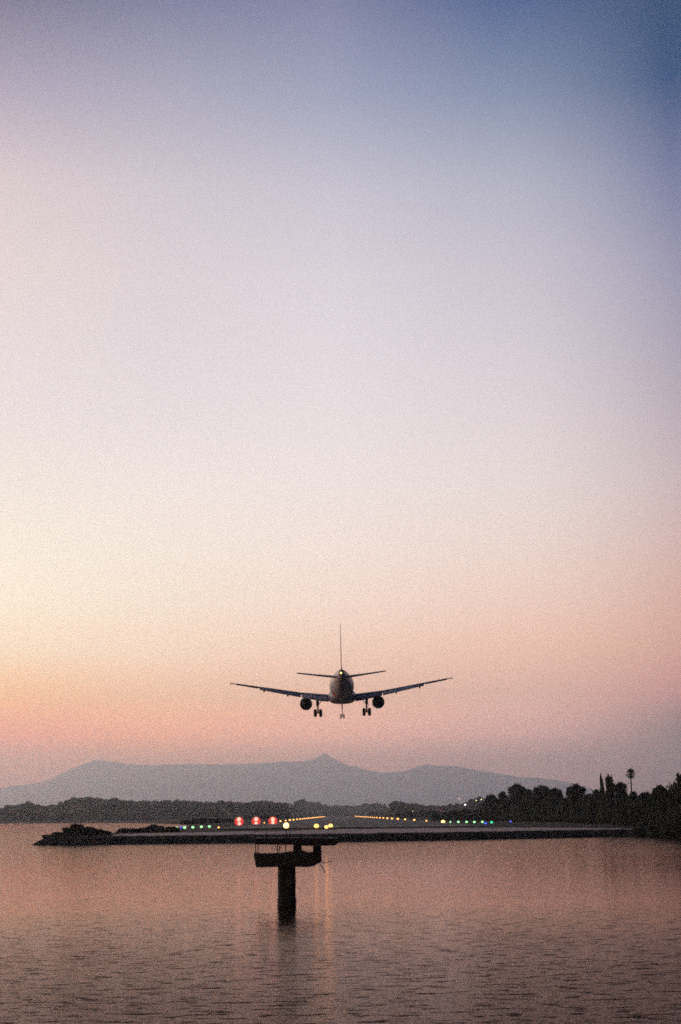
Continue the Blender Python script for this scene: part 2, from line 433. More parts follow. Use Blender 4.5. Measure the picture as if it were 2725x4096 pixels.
# ------------------------------------------------------------------ far terrain
# hills across the lagoon
S = 1.738
HILL = [(-900,3225),(-400,3215),(-150,3240),(0,3236),(45,3230),(89,3219),(147,3212),(170,3222),(201,3224),(250,3219),(304,3203),(321,3193),(379,3190),(402,3193),(446,3201),(482,3196),(513,3203),(580,3207),(647,3205),(727,3201),(804,3208),(932,3207),(998,3211),(1049,3202),(1161,3213),(1212,3202),(1278,3208),(1314,3222),(1385,3218),(1398,3225),(1443,3216),(1496,3210),(1550,3214),(1581,3208),(1657,3219),(1702,3225),(1791,3225),(1836,3222),(1858,3212),(1889,3199),(1934,3200),(2100,3196),(2400,3190),(2725,3180),(3200,3170),(4500,3180)]
HY = 2350.0; TREE_H = 7.0
hx = [(x_at(p, HY), z_at(p, yy, HY) - TREE_H * 0.85) for p, yy in HILL]
def corridor(x, y):     # 1 where the low land beyond the runway's end keeps the hills back
    p = x / max(y, 800) * F + 1354
    return interp([(1150, 0), (1215, 1), (1490, 1), (1560, 0)], p)
def hill_z(x, y):
    s = x * HY / max(y, 800); c = corridor(x, y)
    y0 = 1655 + 1745 * c; y1 = HY + 1500 * c
    top = 4.5 + (interp(hx, s) - 4.5) * y1 / HY
    if y < y0: return (1.5 if c > 0 and y > 1662 else -1.0 + (y - 1640) * .1) if c > 0 or y <= 1660 else 0.2
    if y < y1:
        t = (y - y0) / (y1 - y0); f = math.sin(t * math.pi / 2) ** 0.9
    else:
        f = 1 - 0.7 * min(1, (y - y1) / 1500) ** 2
    n0 = fbm(x * .004, y * .004, 5.0)
    z = top * f * (1 + (0.22 * n0 * (1 if y < y1 - 120 else 0)))
    return max(z, 1.5 if c > 0 else 0.2)
hb = MB(); hr = []
for y in [1640, 1652, 1660, 1668, 1690, 1720, 1760, 1810, 1870, 1940, 2010, 2090, 2170, 2260, 2350, 2450, 2600, 2800, 3000, 3200, 3400, 3500, 3600, 3700, 3780, 3850, 3950, 4200, 4600]:
    row = []
    for i in range(231):
        x = (-1150 + 10 * i) * y / 1700
        yy = y + (25 * fbm(x * .006, 2.2) if y < 1700 else 0)
        row.append((x, yy, hill_z(x, y) if y > 1652 else -1.2))
    hr.append(row)
hb.grid(hr); tag(hb.build('hills', M['wood']), kind='structure')
pl = MB(); pl.grid([[(x, y, 0.4) for x in (-20000, -4000, 0, 4000, 20000)] for y in (4500, 9000, 33500)], smooth=False)
tag(pl.build('far_terrain', M['ground']), kind='structure')

# mountains 27 km away
MT = [(-700,1830),(0,1814),(60,1804),(100,1800),(130,1791),(170,1771),(200,1756),(230,1746),(255,1749),(300,1755),(340,1757),(400,1757),(480,1758),(560,1756),(640,1752),(700,1749),(728,1744),(748,1731.5),(768,1743),(800,1760),(840,1769),(880,1776),(930,1774),(960,1763),(980,1757),(1010,1760),(1050,1762),(1100,1771),(1150,1779),(1190,1787),(1237,1789),(1290,1795),(1330,1808),(1370,1820),(1420,1828),(1568,1835),(2200,1850)]
MY = 27000.0
mx = [(x_at(p * S, MY), z_at(p * S, yy * S, MY)) for p, yy in MT]
mb = MB(); rows = []
for j in range(61):
    y = 20500 + j * 11000 / 60
    row = []
    for i in range(521):
        x = -17400 + i * 67
        s = x * MY / y if y < MY else x
        top = interp(mx, s) + 18 * fbm(s * .0018, 1.3) + 8 * fbm(s * .006, 8.3)
        dy = (y - MY) / (6500 if y < MY else 4500)
        prof = max(0, 1 - abs(dy)) ** 1.15
        rid = abs(fbm(x * .0006, y * .0006, 4.0, 6))
        z = top * prof * (1 - 0.45 * min(1, abs(dy) * 2.2) * rid) - 3
        row.append((x, y, z))
    rows.append(row)
mb.grid(rows)
M['mtn'] = mat('mountain_scrub', (0.08, 0.085, 0.07), 1.0, var=0.3, scale=0.002, spec=0.0)
tag(mb.build('mountains', M['mtn']), kind='structure')

# ------------------------------------------------------------------ plants
def ico(sub):
    import bmesh
    bm = bmesh.new(); bmesh.ops.create_icosphere(bm, subdivisions=sub, radius=1.0)
    vs = [v.co.copy() for v in bm.verts]; fs = [tuple(v.index for v in f.verts) for f in bm.faces]; bm.free()
    return vs, fs
ICO2 = ico(2); ICO1 = ico(1)
def crown_mb(lobes, leaves, size, rng, core=0.82, lo=False):
    b = MB(); vs, fs = ICO1 if lo else ICO2
    for (cx, cy, cz, rx, ry, rz) in lobes:
        k = len(b.v); sd = rng.random() * 50
        for v in vs:
            q = core * (1 + 0.28 * fbm(v.x * 1.6 + sd, v.y * 1.6, v.z * 1.6))
            b.v.append((cx + v.x * rx * q, cy + v.y * ry * q, cz + v.z * rz * q))
        for f in fs: b.f.append(tuple(k + i for i in f)); b.sm.append(False)
    tot = sum(x[3] * x[5] for x in lobes)
    for (cx, cy, cz, rx, ry, rz) in lobes:
        sd = rng.random() * 90
        for _ in range(int(leaves * rx * rz / tot)):
            v = Vector((rng.gauss(0, 1), rng.gauss(0, 1), rng.gauss(0, 1))).normalized()
            q = (0.80 + 0.26 * rng.random()) * (1 + 0.24 * fbm(v.x * 2.2 + sd, v.y * 2.2, v.z * 2.2))
            p = Vector((cx + v.x * rx * q, cy + v.y * ry * q, cz + v.z * rz * q))
            nrm = (v + Vector((rng.uniform(-1, 1), rng.uniform(-1, 1), rng.uniform(-1, 1))) * .9).normalized()
            a = nrm.orthogonal().normalized(); c = nrm.cross(a); th = rng.random() * 6.28
            a, c = a * math.cos(th) + c * math.sin(th), c * math.cos(th) - a * math.sin(th)
            s1 = size * rng.uniform(.6, 1.4); s2 = s1 * rng.uniform(.4, .8)
            b.poly([p - a * s1, p + c * s2, p + a * s1 * 1.1, p - c * s2 * .9])
    return b
def rand_lobes(rng, kind):
    # a crown of unit half width 1 and height 0..1 (z)
    L = []
    if kind == 'round':
        L.append((0, 0, .50, .78, .78, .42))
        for k in range(9):
            a = rng.random() * 6.28; h = rng.uniform(.2, .82); r = .55 * (1 - abs(h - .45) * .9)
            L.append((math.cos(a) * r, math.sin(a) * r, h, rng.uniform(.26, .42), rng.uniform(.26, .42), rng.uniform(.13, .2)))
        L.append((rng.uniform(-.2, .2), 0, .86, .36, .36, .14))
    elif kind == 'spread':
        for k in range(12):
            a = rng.random() * 6.28; r = rng.uniform(.2, .7); h = .35 + rng.random() * .48 - r * .12
            L.append((math.cos(a) * r, math.sin(a) * r, h, rng.uniform(.26, .42), rng.uniform(.26, .42), rng.uniform(.12, .2)))
        L.append((0, 0, .5, .6, .6, .3)); L.append((rng.uniform(-.3, .3), 0, .85, .34, .34, .14))
    elif kind == 'shrub':
        L.append((0, 0, .25, .85, .85, .45))
        for k in range(8):
            a = rng.random() * 6.28; r = rng.uniform(.2, .7)
            L.append((math.cos(a) * r, math.sin(a) * r, rng.uniform(.25, .72) * (1 - r * .35), rng.uniform(.25, .4), rng.uniform(.25, .4), rng.uniform(.18, .3)))
        L.append((0, 0, .75, .3, .3, .24))
    elif kind == 'thicket':
        for k in range(20):
            a = rng.random() * 6.28; h = rng.uniform(.08, .84); r = rng.uniform(.1, .62) * (1 if h < .6 else .75)
            L.append((math.cos(a) * r, math.sin(a) * r, h, rng.uniform(.34, .5), rng.uniform(.34, .5), rng.uniform(.12, .17)))
        L.append((0, 0, .42, .72, .72, .46))
    elif kind == 'cypress':
        for k in range(9):
            h = .08 + k * .1; r = interp([(0, .7), (.25, .85), (.6, .7), (.85, .35), (1, .12)], h)
            L.append((rng.uniform(-.12, .12), rng.uniform(-.12, .12), h, r, r, .12))
        L.append((0, 0, .93, .12, .12, .08))
    elif kind == 'column':
        for k in range(8):
            h = .08 + k * .115; r = interp([(0, .7), (.3, .85), (.85, .8), (1, .5)], h)
            L.append((rng.uniform(-.15, .15), rng.uniform(-.15, .15), h, r, r, .13))
    return L
def trunk_mb(h, r, rng, limbs=5):
    b = MB(); path = [(0, 0, -.3)]
    for k in range(1, 6): path.append((rng.uniform(-.03, .03) * h * k * .3, rng.uniform(-.03, .03) * h * k * .3, h * k / 5))
    b.tube(path, [r * (1.25 - .15 * k) for k in range(6)], 8)
    top = Vector(path[4])
    for k in range(limbs):
        a = 6.28 * k / limbs + rng.random(); e = Vector((math.cos(a) * h * .45, math.sin(a) * h * .45, h * .45))
        b.tube([top, top + e * .5 + Vector((0, 0, .1 * h)), top + e], [r * .5, r * .35, r * .15], 6)
    return b
# prototypes: crown meshes of 12 m trees; each tree scales them
rng = random.Random(3)
KINDS = {}
for kind, nvar, leaves, lm in (('round', 3, 2600, 'leaf'), ('spread', 3, 2600, 'leaf2'), ('shrub', 3, 1500, 'leaf'), ('thicket', 4, 2600, 'leaf'), ('cypress', 1, 1800, 'leaf'), ('column', 1, 1800, 'leaf')):
    for v in range(nvar):
        me = crown_mb(rand_lobes(rng, kind), leaves, .055, rng)
        for i, p in enumerate(me.v): me.v[i] = (p[0], p[1], max(p[2], -0.02))
        mm = me.mesh(kind + '_crown'); mm.materials.append(M[lm]); KINDS[(kind, v)] = mm
tm = [trunk_mb(1.0, .035, rng).mesh('trunk') for _ in range(2)]
for t in tm: t.materials.append(M['bark'])
def tree(name, px, top, hw, Y, kind, var, label, cat, group=None, zb=1.7, trunk=.22):
    p = at_y(px, top, Y); H = p.z - zb; W = hw * Y / F
    root = empty(name, (p.x, Y, zb), rng.random() * 6.28); tag(root, label, cat, group)
    c = link('crown', KINDS[(kind, var)], root); low = max(0.0, H - 2.05 * W) if kind in ('round', 'spread') else 0.0
    c.location = (0, 0, low); c.scale = (W / .93, W / .93, (H - low) / .97)
    t = link('trunk', tm[var % 2], root); t.scale = (H * .55, H * .55, max(H * .55, (low + .5 * (H - low))))
    return root
def gy(px):    # front edge of the grove, metres from the camera
    Y = interp([(1700, 720), (1900, 600), (2069, 528), (2250, 440), (2400, 364), (2530, 310), (2725, 262)], px)
    return max(Y, shore_y(px) + 3)
def shore_y(px):
    Y = 300.0
    for _ in range(12): Y = .5 * Y + .5 * shore(x_at(px, Y))
    return Y
GROVE = [
 (1967,3178,25,12,'round',0,'low rounded dark tree at the runway end of the right grove'),
 (2014,3166,24,12,'spread',0,'small broad tree just left of the tall lumpy tree in the grove'),
 (2069,3137,35,14,'round',1,'tall lumpy tree, highest in the left half of the right grove'),
 (2116,3158,26,10,'round',2,'short round tree between the lumpy tree and the wide flat crown'),
 (2165,3142,35,14,'spread',1,'wide flat crowned tree in the middle of the left grove'),
 (2219,3154,31,12,'round',0,'rounded tree on the left rim of the gap in the grove'),
 (2301,3138,37,8,'round',1,'large dome shaped tree standing alone right of the gap'),
 (2358,3175,26,8,'spread',2,'low tree between the dome shaped tree and the pointed cypress'),
 (2388,3158,19,10,'round',2,'narrow low tree hugging the left foot of the pointed cypress'),
 (2405,3102,15,9,'cypress',0,'slim sharply pointed dark cypress'),
 (2438,3108,21,10,'column',0,'blunt topped column shaped cypress beside the pointed one'),
 (2481,3130,25,9,'round',0,'egg shaped tree between the blunt cypress and the palm'),
 (2533,3166,32,8,'spread',0,'low spreading tree at the foot of the palm'),
 (2588,3168,34,8,'spread',1,'low ragged tree just right of the palm'),
 (2637,3142,30,7,'round',1,'medium rounded tree between the palm and the biggest tree'),
 (2672,3160,24,6,'spread',2,'small bushy tree against the left side of the biggest tree'),
 (2742,3100,68,8,'round',2,'biggest dark tree, cut by the right edge of the view'),
 (2810,3080,60,14,'round',0,'very large tree beyond the biggest tree at the far right'),
]
for px, top, hw, dy, kd, v, lab in GROVE:
    nm = 'cypress_tree' if kd in ('cypress', 'column') else 'grove_tree'
    tree(nm, px, top, hw * (1.0 if nm == 'cypress_tree' else 1.22), gy(px) + dy, kd, v, lab, 'tree', 'trees of the dark grove on the right', trunk=.08)
# understorey: shrubs along the front of the grove and bushes running down to the shore
k = 0
for px in range(1752, 2790, 26):
    Y = gy(px) + rng.uniform(1, 6)
    base_top = interp([(1752, 3252), (1800, 3243), (1850, 3236), (1950, 3225), (2050, 3210), (2200, 3195), (2270, 3188), (2400, 3185), (2550, 3190), (2725, 3200)], px)
    tree('shrub', px + rng.uniform(-6, 6), base_top + rng.uniform(-5, 7), 36, Y, 'thicket', k % 4, 'dark shrub in the thicket along the foot of the right grove', 'shrub', 'shrubs along the foot of the grove', zb=1.65); k += 1
k = 0
for px in range(1960, 2790, 40):
    Y = gy(px) + rng.uniform(18, 24)
    base_top = interp([(1752, 3250), (2000, 3200), (2120, 3178), (2262, 3196), (2360, 3186), (2550, 3176), (2725, 3170)], px)
    tree('shrub', px, base_top + rng.uniform(-3, 6), 44, Y, 'thicket', k % 4, 'dark shrub in the thicket along the foot of the right grove', 'shrub', 'shrubs along the foot of the grove', zb=1.65); k += 1
# shrubs at the water's edge below the big tree
for i, (px, top, hw, Y) in enumerate([(2560,3312,30,1.5),(2610,3298,34,1.5),(2665,3290,40,1.5),(2725,3280,46,1.5),(2790,3270,46,1.5)]):
    tree('shore_shrub', px, top, hw * 1.2, shore_y(px) + Y, 'thicket', i % 4, ['lowest shore shrub at the end of the pale strip','second shore shrub right of the pale strip','middle shore shrub below the biggest tree','tall shore shrub at the waterline by the right edge','shore shrub just past the right edge'][i], 'shrub', 'shrubs at the waterline below the grove', zb=.3)
# left tip of the bank
LB = [(198,3338,24,264,'low leafy bush at the very tip of the rock bank'),(240,3325,26,264,'bush on the slope of the mound, second from the tip'),(280,3306,28,265,'bush just left of the top of the bush mound'),
      (319,3294,28,265,'tallest bush on top of the mound at the bank tip'),(360,3307,28,265,'bush just right of the top of the bush mound'),(398,3313,26,265,'flat topped bush on the right half of the mound'),(426,3321,20,265,'small bush ending the mound towards the runway'),
      (489,3312,24,318,'first low bush of the separate clump right of the mound'),(533,3313,26,318,'second low bush of the clump right of the mound'),(574,3307,26,320,'bush rising left of the peak of the low clump'),(612,3296,26,320,'peak bush of the low clump beside the green lamps'),(652,3303,26,320,'bush falling away right of the peak of the low clump'),(690,3306,24,322,'last bush of the low clump, behind the first green lamp')]
for i, (px, top, hw, Y, lab) in enumerate(LB):
    r_ = tree('bush', px, top, hw * 1.45, Y, 'thicket', i % 4, lab, 'bush', 'bushes on the left end of the bank', zb=.5)
tw = MB(); p = at_y(180, 3370, 262)
tw.tube([(p.x - 1.1, 262, .12), (p.x - .4, 262.1, .08), (p.x + .9, 262.3, .3)], [.05, .09, .12], 7)
tw.tube([(p.x - .4, 262.1, .08), (p.x - .65, 262, .35)], [.05, .02], 6)
tag(tw.build('driftwood', M['bark']), 'thin dead branch poking left from the tip of the rock bank', 'branch')
# dark bushes left of the runway and treeline beyond its end
for i, px in enumerate(range(735, 960, 18)):
    Y = interp([(735, 550), (960, 750)], px)
    tree('runway_shrub', px, interp([(735, 3280), (800, 3273), (880, 3272), (960, 3279)], px) + rng.uniform(-1, 2), 17, Y, 'thicket', i % 4,
         'low dark shrub in the patch behind the left row of green lamps', 'shrub', 'shrubs left of the runway')
for i, px in enumerate(list(range(985, 1120, 15)) + list(range(1484, 1790, 14))):
    Y = (1150 if px < 1484 or px > 1590 else 2100) + rng.uniform(-30, 120)
    top = interp([(985, 3262), (1330, 3256), (1480, 3249), (1600, 3246), (1700, 3246), (1790, 3243)], px) + rng.uniform(-1.5, 3)
    tree('field_tree', px, top, 14, Y, 'thicket', i % 4, 'small dark tree in the low line beyond the runway lamps', 'tree', 'low trees beyond the runway')

# ---- palm
def palm(px, top, Y, zb=1.7):
    p = at_y(px, top, Y); H = p.z - zb; hd = 1.95
    root = empty('palm_tree', (p.x, Y, zb)); tag(root, 'tall thin fan palm rising above the right grove', 'palm tree')
    t = MB(); t.tube([(0, 0, -.3), (.05, 0, H * .3), (-.05, 0, H * .6), (0, 0, H - hd * 1.2)], [.32, .22, .17, .15], 10); t.build('trunk', M['bark'], root)
    c = MB(); r_ = random.Random(5); cz = H - hd * 1.0
    for i in range(110):
        a = r_.random() * 6.28; e = R(r_.uniform(-48, 88)); ln = hd * r_.uniform(.42, .62)
        d = Vector((math.cos(a) * math.cos(e), math.sin(a) * math.cos(e), math.sin(e)))
        st = Vector((0, 0, cz)); c.tube([st, st + d * ln], .02, 4)
        side = d.cross(Vector((0, 0, 1))).normalized() if abs(d.z) < .98 else Vector((1, 0, 0)); upv = side.cross(d)
        ctr = st + d * ln
        for q in range(11):
            ang = R(-75 + 15 * q); dd = (d * math.cos(ang) + side * math.sin(ang)); L = .62 * (1 - .25 * abs(ang))
            tip = ctr + dd * L + Vector((0, 0, -.12)); w_ = dd.cross(upv).normalized() * .035
            c.poly([ctr, ctr + dd * L * .5 + w_, tip, ctr + dd * L * .5 - w_])
    c.build('crown', M['frond'], root)
    s = MB()
    for i in range(60):
        a = r_.random() * 6.28; z0 = cz - r_.random() * 1.0; w_ = .22 + .35 * max(0, (z0 - cz + 1.0))
        p0 = Vector((math.cos(a) * .12, math.sin(a) * .12, z0)); p1 = p0 + Vector((math.cos(a) * w_, math.sin(a) * w_, -.55))
        sd = Vector((-math.sin(a), math.cos(a), 0)) * .13
        s.poly([p0, (p0 + p1) / 2 + sd + Vector((0, 0, .1)), p1, (p0 + p1) / 2 - sd])
    s.build('dead_frond_skirt', M['dead'], root)
palm(2522, 3067, 400)

# ---- far wood and its trees
far = {}
for v in range(4):
    me = crown_mb(rand_lobes(rng, 'round' if v % 2 else 'spread')[:8], 260, .12, rng, lo=True).mesh('distant_tree'); me.materials.append(M['leaf']); far[v] = me
fc = crown_mb(rand_lobes(rng, 'cypress')[::2], 200, .12, rng, lo=True).mesh('distant_cypress'); fc.materials.append(M['leaf'])
def far_tree(x, y, h, wd, v, cyp=False):
    o = link('distant_cypress' if cyp else 'distant_tree', fc if cyp else far[v]); z = hill_z(x, y)
    o.location = (x, y, z - .8); o.scale = (wd / 2, wd / 2, h + .8); o.rotation_euler.z = rng.random() * 6.28
    tag(o, 'slim pointed tree on the hazy ridge across the lagoon' if cyp else 'hazy tree on the wooded shore and ridge across the lagoon', 'tree',
        'pointed trees on the far ridge' if cyp else 'trees across the lagoon')
SIL = [(-30,1),(10,0),(95,0),(120,0),(147,1),(160,0),(200,0),(235,0),(262,1),(290,0),(318,2),(340,0),(360,0),(385,0),(410,0),(440,0),(482,1),(500,0),(540,0),(575,0),(610,0),(640,0),(672,0),(700,0),(727,0),(760,0),(800,0),(840,0),(880,0),(905,0),(932,0),(965,0),(998,0),(1035,0),(1055,0),(1075,0),(1100,0),(1130,0),(1161,0),(1190,0),(1212,1),(1225,2),(1250,0),(1278,0),(1300,0),(1345,0),(1376,0),(1400,0),(1430,0),(1455,0),(1485,0),(1500,0),(1530,0),(1555,1),(1581,1),(1600,0),(1615,0),(1640,0),(1657,1),(1680,0),(1710,0),(1740,0),(1770,0),(1800,0),(1836,0),(1860,0),(1889,0),(1915,0),(1940,0),(1980,0)]
for px, q in SIL:
    hh = {0: rng.uniform(5, 8), 1: rng.uniform(8, 10.5), 2: rng.uniform(10, 13)}[q]
    ry = HY + 1500 * corridor(x_at(px, HY), HY); kk = (ry / HY) ** .8
    far_tree(x_at(px, ry) + rng.uniform(-3, 3), ry - rng.uniform(0, 30), hh * kk, (rng.uniform(9, 16) if q < 2 else 6) * kk, rng.randrange(4), cyp=(q == 2))
for i in range(205):
    px = rng.uniform(-80, 2020)
    y = rng.choice([1668, 1690, 1730, 1790, 1860, 1950, 2050, 2150, 2250, 2320]) + rng.uniform(-8, 30)
    if corridor(x_at(px, y), y) > 0: y = 3430 + (y - 1668) * .6
    far_tree(x_at(px, y), y, rng.uniform(5, 9), rng.uniform(9, 18), rng.randrange(4))
wd = MB()       # the mass of the wood that nobody could count
for i in range(5200):
    y = 1662 + 720 * rng.random() ** 0.8; px = rng.uniform(-120, 2900); x = x_at(px, y)
    if corridor(x, y) > 0: y = 3440 + (y - 1662) * .6; x = x_at(px, y)
    r_ = rng.uniform(2.2, 5.0) * (1.4 if y > 3000 else 1); z = hill_z(x, y) + r_ * .5
    if z < 0.5: continue
    k = len(wd.v); sd = rng.random() * 40
    for v in ICO1[0]:
        q = 1 + .35 * fbm(v.x * 1.5 + sd, v.y * 1.5, v.z * 1.5)
        wd.v.append((x + v.x * r_ * q, y + v.y * r_ * q, z + v.z * r_ * .8 * q))
    for f in ICO1[1]: wd.f.append(tuple(k + i2 for i2 in f)); wd.sm.append(False)
tag(wd.build('distant_wood', M['wood']), kind='stuff')

# ---- houses and lamps across the lagoon
def house(px, py, Y, w_, h_, lit, lab, grp='houses across the lagoon'):
    p = at_y(px, py, Y); zb = p.z - h_ * .6
    r_ = empty('distant_house', (p.x, Y, zb)); tag(r_, lab, 'house', grp)
    MB().box((0, 3, h_ / 2 - 1.5), (w_, 6, h_ + 3)).build('wall', M['wall'], r_)
    rf = MB(); rf.v = [(-w_/2-.4, -.4, h_), (w_/2+.4, -.4, h_), (w_/2+.4, 6.4, h_), (-w_/2-.4, 6.4, h_), (-w_/2+1.5, 3, h_+1.5), (w_/2-1.5, 3, h_+1.5)]
    rf.f = [(0,1,5,4), (1,2,5), (2,3,4,5), (3,0,4), (3,2,1,0)]; rf.sm = [False] * 5
    rf.build('roof', M['rooft'], r_)
    for i in range(max(1, int(w_ // 3.2))):
        x = -w_ / 2 + w_ * (i + .5) / max(1, int(w_ // 3.2))
        MB().box((x, -.03, h_ * .6), (1.5, .12, 1.3)).build('window', M[lit] if lit and i % 2 == 0 else M['dkmetal'], r_)
house(1730, 3229, 2150, 11, 4, 'warmwin', 'long low house with bright yellowish windows left of the grove')
house(1700, 3233, 2120, 7, 4, 'pinkwin', 'small dim house left of the brightly lit long house')
house(1763, 3246, 1650, 9, 4, 'pinkwin', 'house glowing pink low above the right runway lamps')
house(1493, 3252, 3500, 13, 3.5, None, 'unlit pale house on the shore above the runway lamp row')
house(1581, 3229, 2200, 6, 3.5, 'warmwin', 'small house with one yellow window on the middle hillside')
house(1225, 3248, 3500, 8, 5.5, 'warmwin', 'little lit house straight above the left runway lamps')
house(1061, 3249, 1950, 6, 3.5, 'pinkwin', 'dim little house above the third red lamp')
house(330, 3222, 2250, 14, 4, None, 'pale unlit house among trees on the left hill')
house(1130, 3222, 2250, 9, 4, None, 'pale unlit house high on the hill right of the red lamps')
house(300, 3240, 1900, 10, 4, None, 'pale unlit house low on the left hill slope')
house(1120, 3252, 1900, 6, 3.5, 'pinkwin', 'dim little house just above the left runway lamp row')
def street_lamp(px, py, Y, lens, lab, rad):
    p = at_y(px, py, Y); r_ = empty('street_lamp', (p.x, Y, p.z - 7)); tag(r_, lab, 'street lamp', 'street lamps across the lagoon')
    MB().tube([(0, 0, -2), (0, 0, 6.6), (0, -.3, 7), (0, -.8, 7.1)], [.12, .09, .08, .06], 6).build('pole', M['dkmetal'], r_)
    MB().lathe([(.01, -rad), (rad * .7, -rad * .7), (rad, 0), (rad * .7, rad * .7), (.01, rad)], (0, -.9, 7), n=10).build('lamp_head', M[lens], r_)
street_lamp(1861, 3219, 1800, 'palewin', 'bright white street lamp low on the hill beside the grove', 1.1)
street_lamp(1837, 3195, 2350, 'pinkwin', 'pale pinkish lamp standing highest on the far hill', 1.3)
street_lamp(1905, 3202, 2000, 'warmwin', 'greenish yellow street lamp left of a twin on the hill by the grove', .7)
street_lamp(1925, 3199, 2000, 'warmwin', 'greenish yellow street lamp touching the left end of the grove', .7)
street_lamp(1651, 3246, 1700, 'warmwin', 'small greenish yellow street lamp above the right runway lamp row', .6)

# ------------------------------------------------------------------ airfield lamps
def sph(r, n_=10, m_=7, c=(0, 0, 0), sq=1.0):
    b = MB(); b.lathe([(max(.001, r * math.sin(math.pi * i / m_)), -r * sq * math.cos(math.pi * i / m_)) for i in range(m_ + 1)], c, n=n_); return b
def lamp(name, p, lens, rad, lab, cat, grp, zg=1.77):
    """a ground lamp: base plate, short stalk, glowing dome"""
    rad *= 1.2; r_ = empty(name, (p.x, p.y, zg)); tag(r_, lab, cat, grp)
    h = max(.08, p.z - zg)
    MB().lathe([(.22, 0), (.22, .04), (.12, .07), (.06, .1), (.06, h)], n=8).build('base', M['dkmetal'], r_)
    sph(rad, c=(0, 0, h), sq=.85).build('lens', M[lens], r_)
    return r_
RY = [494 + 94 * i for i in range(29)]
ord_ = ['nearest', 'second', 'third', 'fourth', 'fifth', 'sixth', 'seventh', 'eighth', 'ninth', 'tenth']
for i, Y in enumerate(RY):
    o = lamp('runway_edge_lamp', Vector((34.6, Y, 2.0)), 'amber_hot' if i == 0 else 'amber', .52 if i == 0 else (.26 if i == 1 else .40 if i < 4 else .55), 
         ('%s amber lamp of the right hand runway edge row' % ord_[i]) if i < 10 else 'one of the tightly packed farthest amber lamps of the right runway row', 'runway lamp',
         'amber lamps along the right runway edge')
LY = [352, 569, 663, 727, 800, 868] + [940 + 80 * i for i in range(28)]
for i, Y in enumerate(LY):
    lamp('runway_edge_lamp', Vector((-28.2, Y, 2.0)), 'amber', [.17, .2, .36][i] if i < 3 else .36 if i < 5 else .5, 
         ('%s amber lamp of the left hand runway edge row' % ord_[i]) if i < 10 else 'one of the tightly packed farthest amber lamps of the left runway row', 'runway lamp',
         'amber lamps along the left runway edge')
for i, (px, py) in enumerate([(675,3313),(708,3312),(739,3310),(772,3309),(806,3307),(838,3306)]):
    p = at_z(px, py, 1.9)
    lamp('threshold_lamp', p, 'teal' if i == 0 else 'green', .30 if i == 0 else .31, ['teal green lamp at the outer left end of the threshold row', 'green lamp next to the teal one, left threshold row', 'third lamp of the left green threshold row', 'fourth lamp of the left green threshold row', 'fifth lamp of the left green threshold row', 'sixth, innermost green lamp of the left threshold row'][i], 'threshold lamp', 'green lamps of the left threshold row')
for i, (px, py) in enumerate([(1802,3288),(1834,3287.5),(1867,3287.5),(1898,3288),(1930,3287.5),(1967,3289)]):
    p = at_z(px, py, 2.0)
    lamp('threshold_lamp', p, 'teal' if i == 5 else 'green', [.24, .32, .32, .32, .32, .34][i], ['small innermost green lamp of the right threshold row', 'second green lamp of the right threshold row', 'third green lamp of the right threshold row', 'fourth green lamp of the right threshold row', 'fifth green lamp of the right threshold row, beside a blue one', 'teal green lamp at the outer right end of the threshold row'][i], 'threshold lamp', 'green lamps of the right threshold row')
for px, py, Y, rad, lab in [(1943,3293,340,.26,'blue taxiway lamp between the last two right green lamps'), (2043,3286,420,.24,'lone blue taxiway lamp in front of the grove'), (587,3317,274,.22,'blue taxiway lamp in front of the low bush clump'), (725,3309,292,.2,'faint blue taxiway lamp between the left green lamps')]:
    lamp('taxiway_lamp', at_z(px, py, 1.95), 'blue', rad, lab, 'taxiway lamp', 'blue taxiway lamps')
# three bright lamps on the centre line
for px, py, rad, lab in [(1266,3304,.50,'round bright yellow lamp on a stalk, alone in the runway centre'), (1306,3308,.36,'smaller left lamp of the bright yellow pair in the runway centre'), (1323,3303,.46,'larger right lamp of the bright yellow pair in the runway centre')]:
    lamp('approach_lamp', at_z(px, py, 2.06), 'amber', rad * .95, lab, 'approach lamp', 'bright approach lamps on the centre line', zg=1.45)
# red lamp boxes left of the runway
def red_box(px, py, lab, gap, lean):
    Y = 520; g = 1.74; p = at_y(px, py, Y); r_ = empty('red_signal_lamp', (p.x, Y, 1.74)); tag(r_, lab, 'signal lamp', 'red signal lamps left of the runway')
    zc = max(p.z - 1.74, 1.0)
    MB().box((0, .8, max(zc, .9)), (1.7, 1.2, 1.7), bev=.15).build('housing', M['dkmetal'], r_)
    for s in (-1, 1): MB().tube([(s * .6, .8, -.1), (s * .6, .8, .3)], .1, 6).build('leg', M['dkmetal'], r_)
    MB().lathe([(.84 * g, -.02), (.90 * g, .0), (.86 * g, .1), (.3, .12)], (0, .05, zc), axis='y', n=28).build('lens', M['redbloom'], r_)  # oversized glowing disc: the bloom round the red lamp, built as its lens
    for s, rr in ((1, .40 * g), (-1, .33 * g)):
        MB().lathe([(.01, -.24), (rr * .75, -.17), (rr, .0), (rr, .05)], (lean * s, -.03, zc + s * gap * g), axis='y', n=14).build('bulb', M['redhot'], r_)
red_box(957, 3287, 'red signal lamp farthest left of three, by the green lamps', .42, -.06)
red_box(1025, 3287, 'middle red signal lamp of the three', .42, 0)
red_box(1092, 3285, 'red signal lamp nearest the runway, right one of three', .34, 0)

# ------------------------------------------------------------------ pier carrying an approach lamp
PY = 77.0
def PX(px): return x_at(px, PY)
def PZ(px, py): return z_at(px, py, PY)
x0 = PX(1117); x1 = PX(1185); cx = (x0 + x1) / 2
pier = empty('approach_light_pier', (cx, PY, 0)); tag(pier, 'black concrete post with a T shaped platform standing in the lagoon', 'pier')
def pr(px): return PX(px) - cx
zc0, zc1 = PZ(1150, 3466), PZ(1150, 3412)
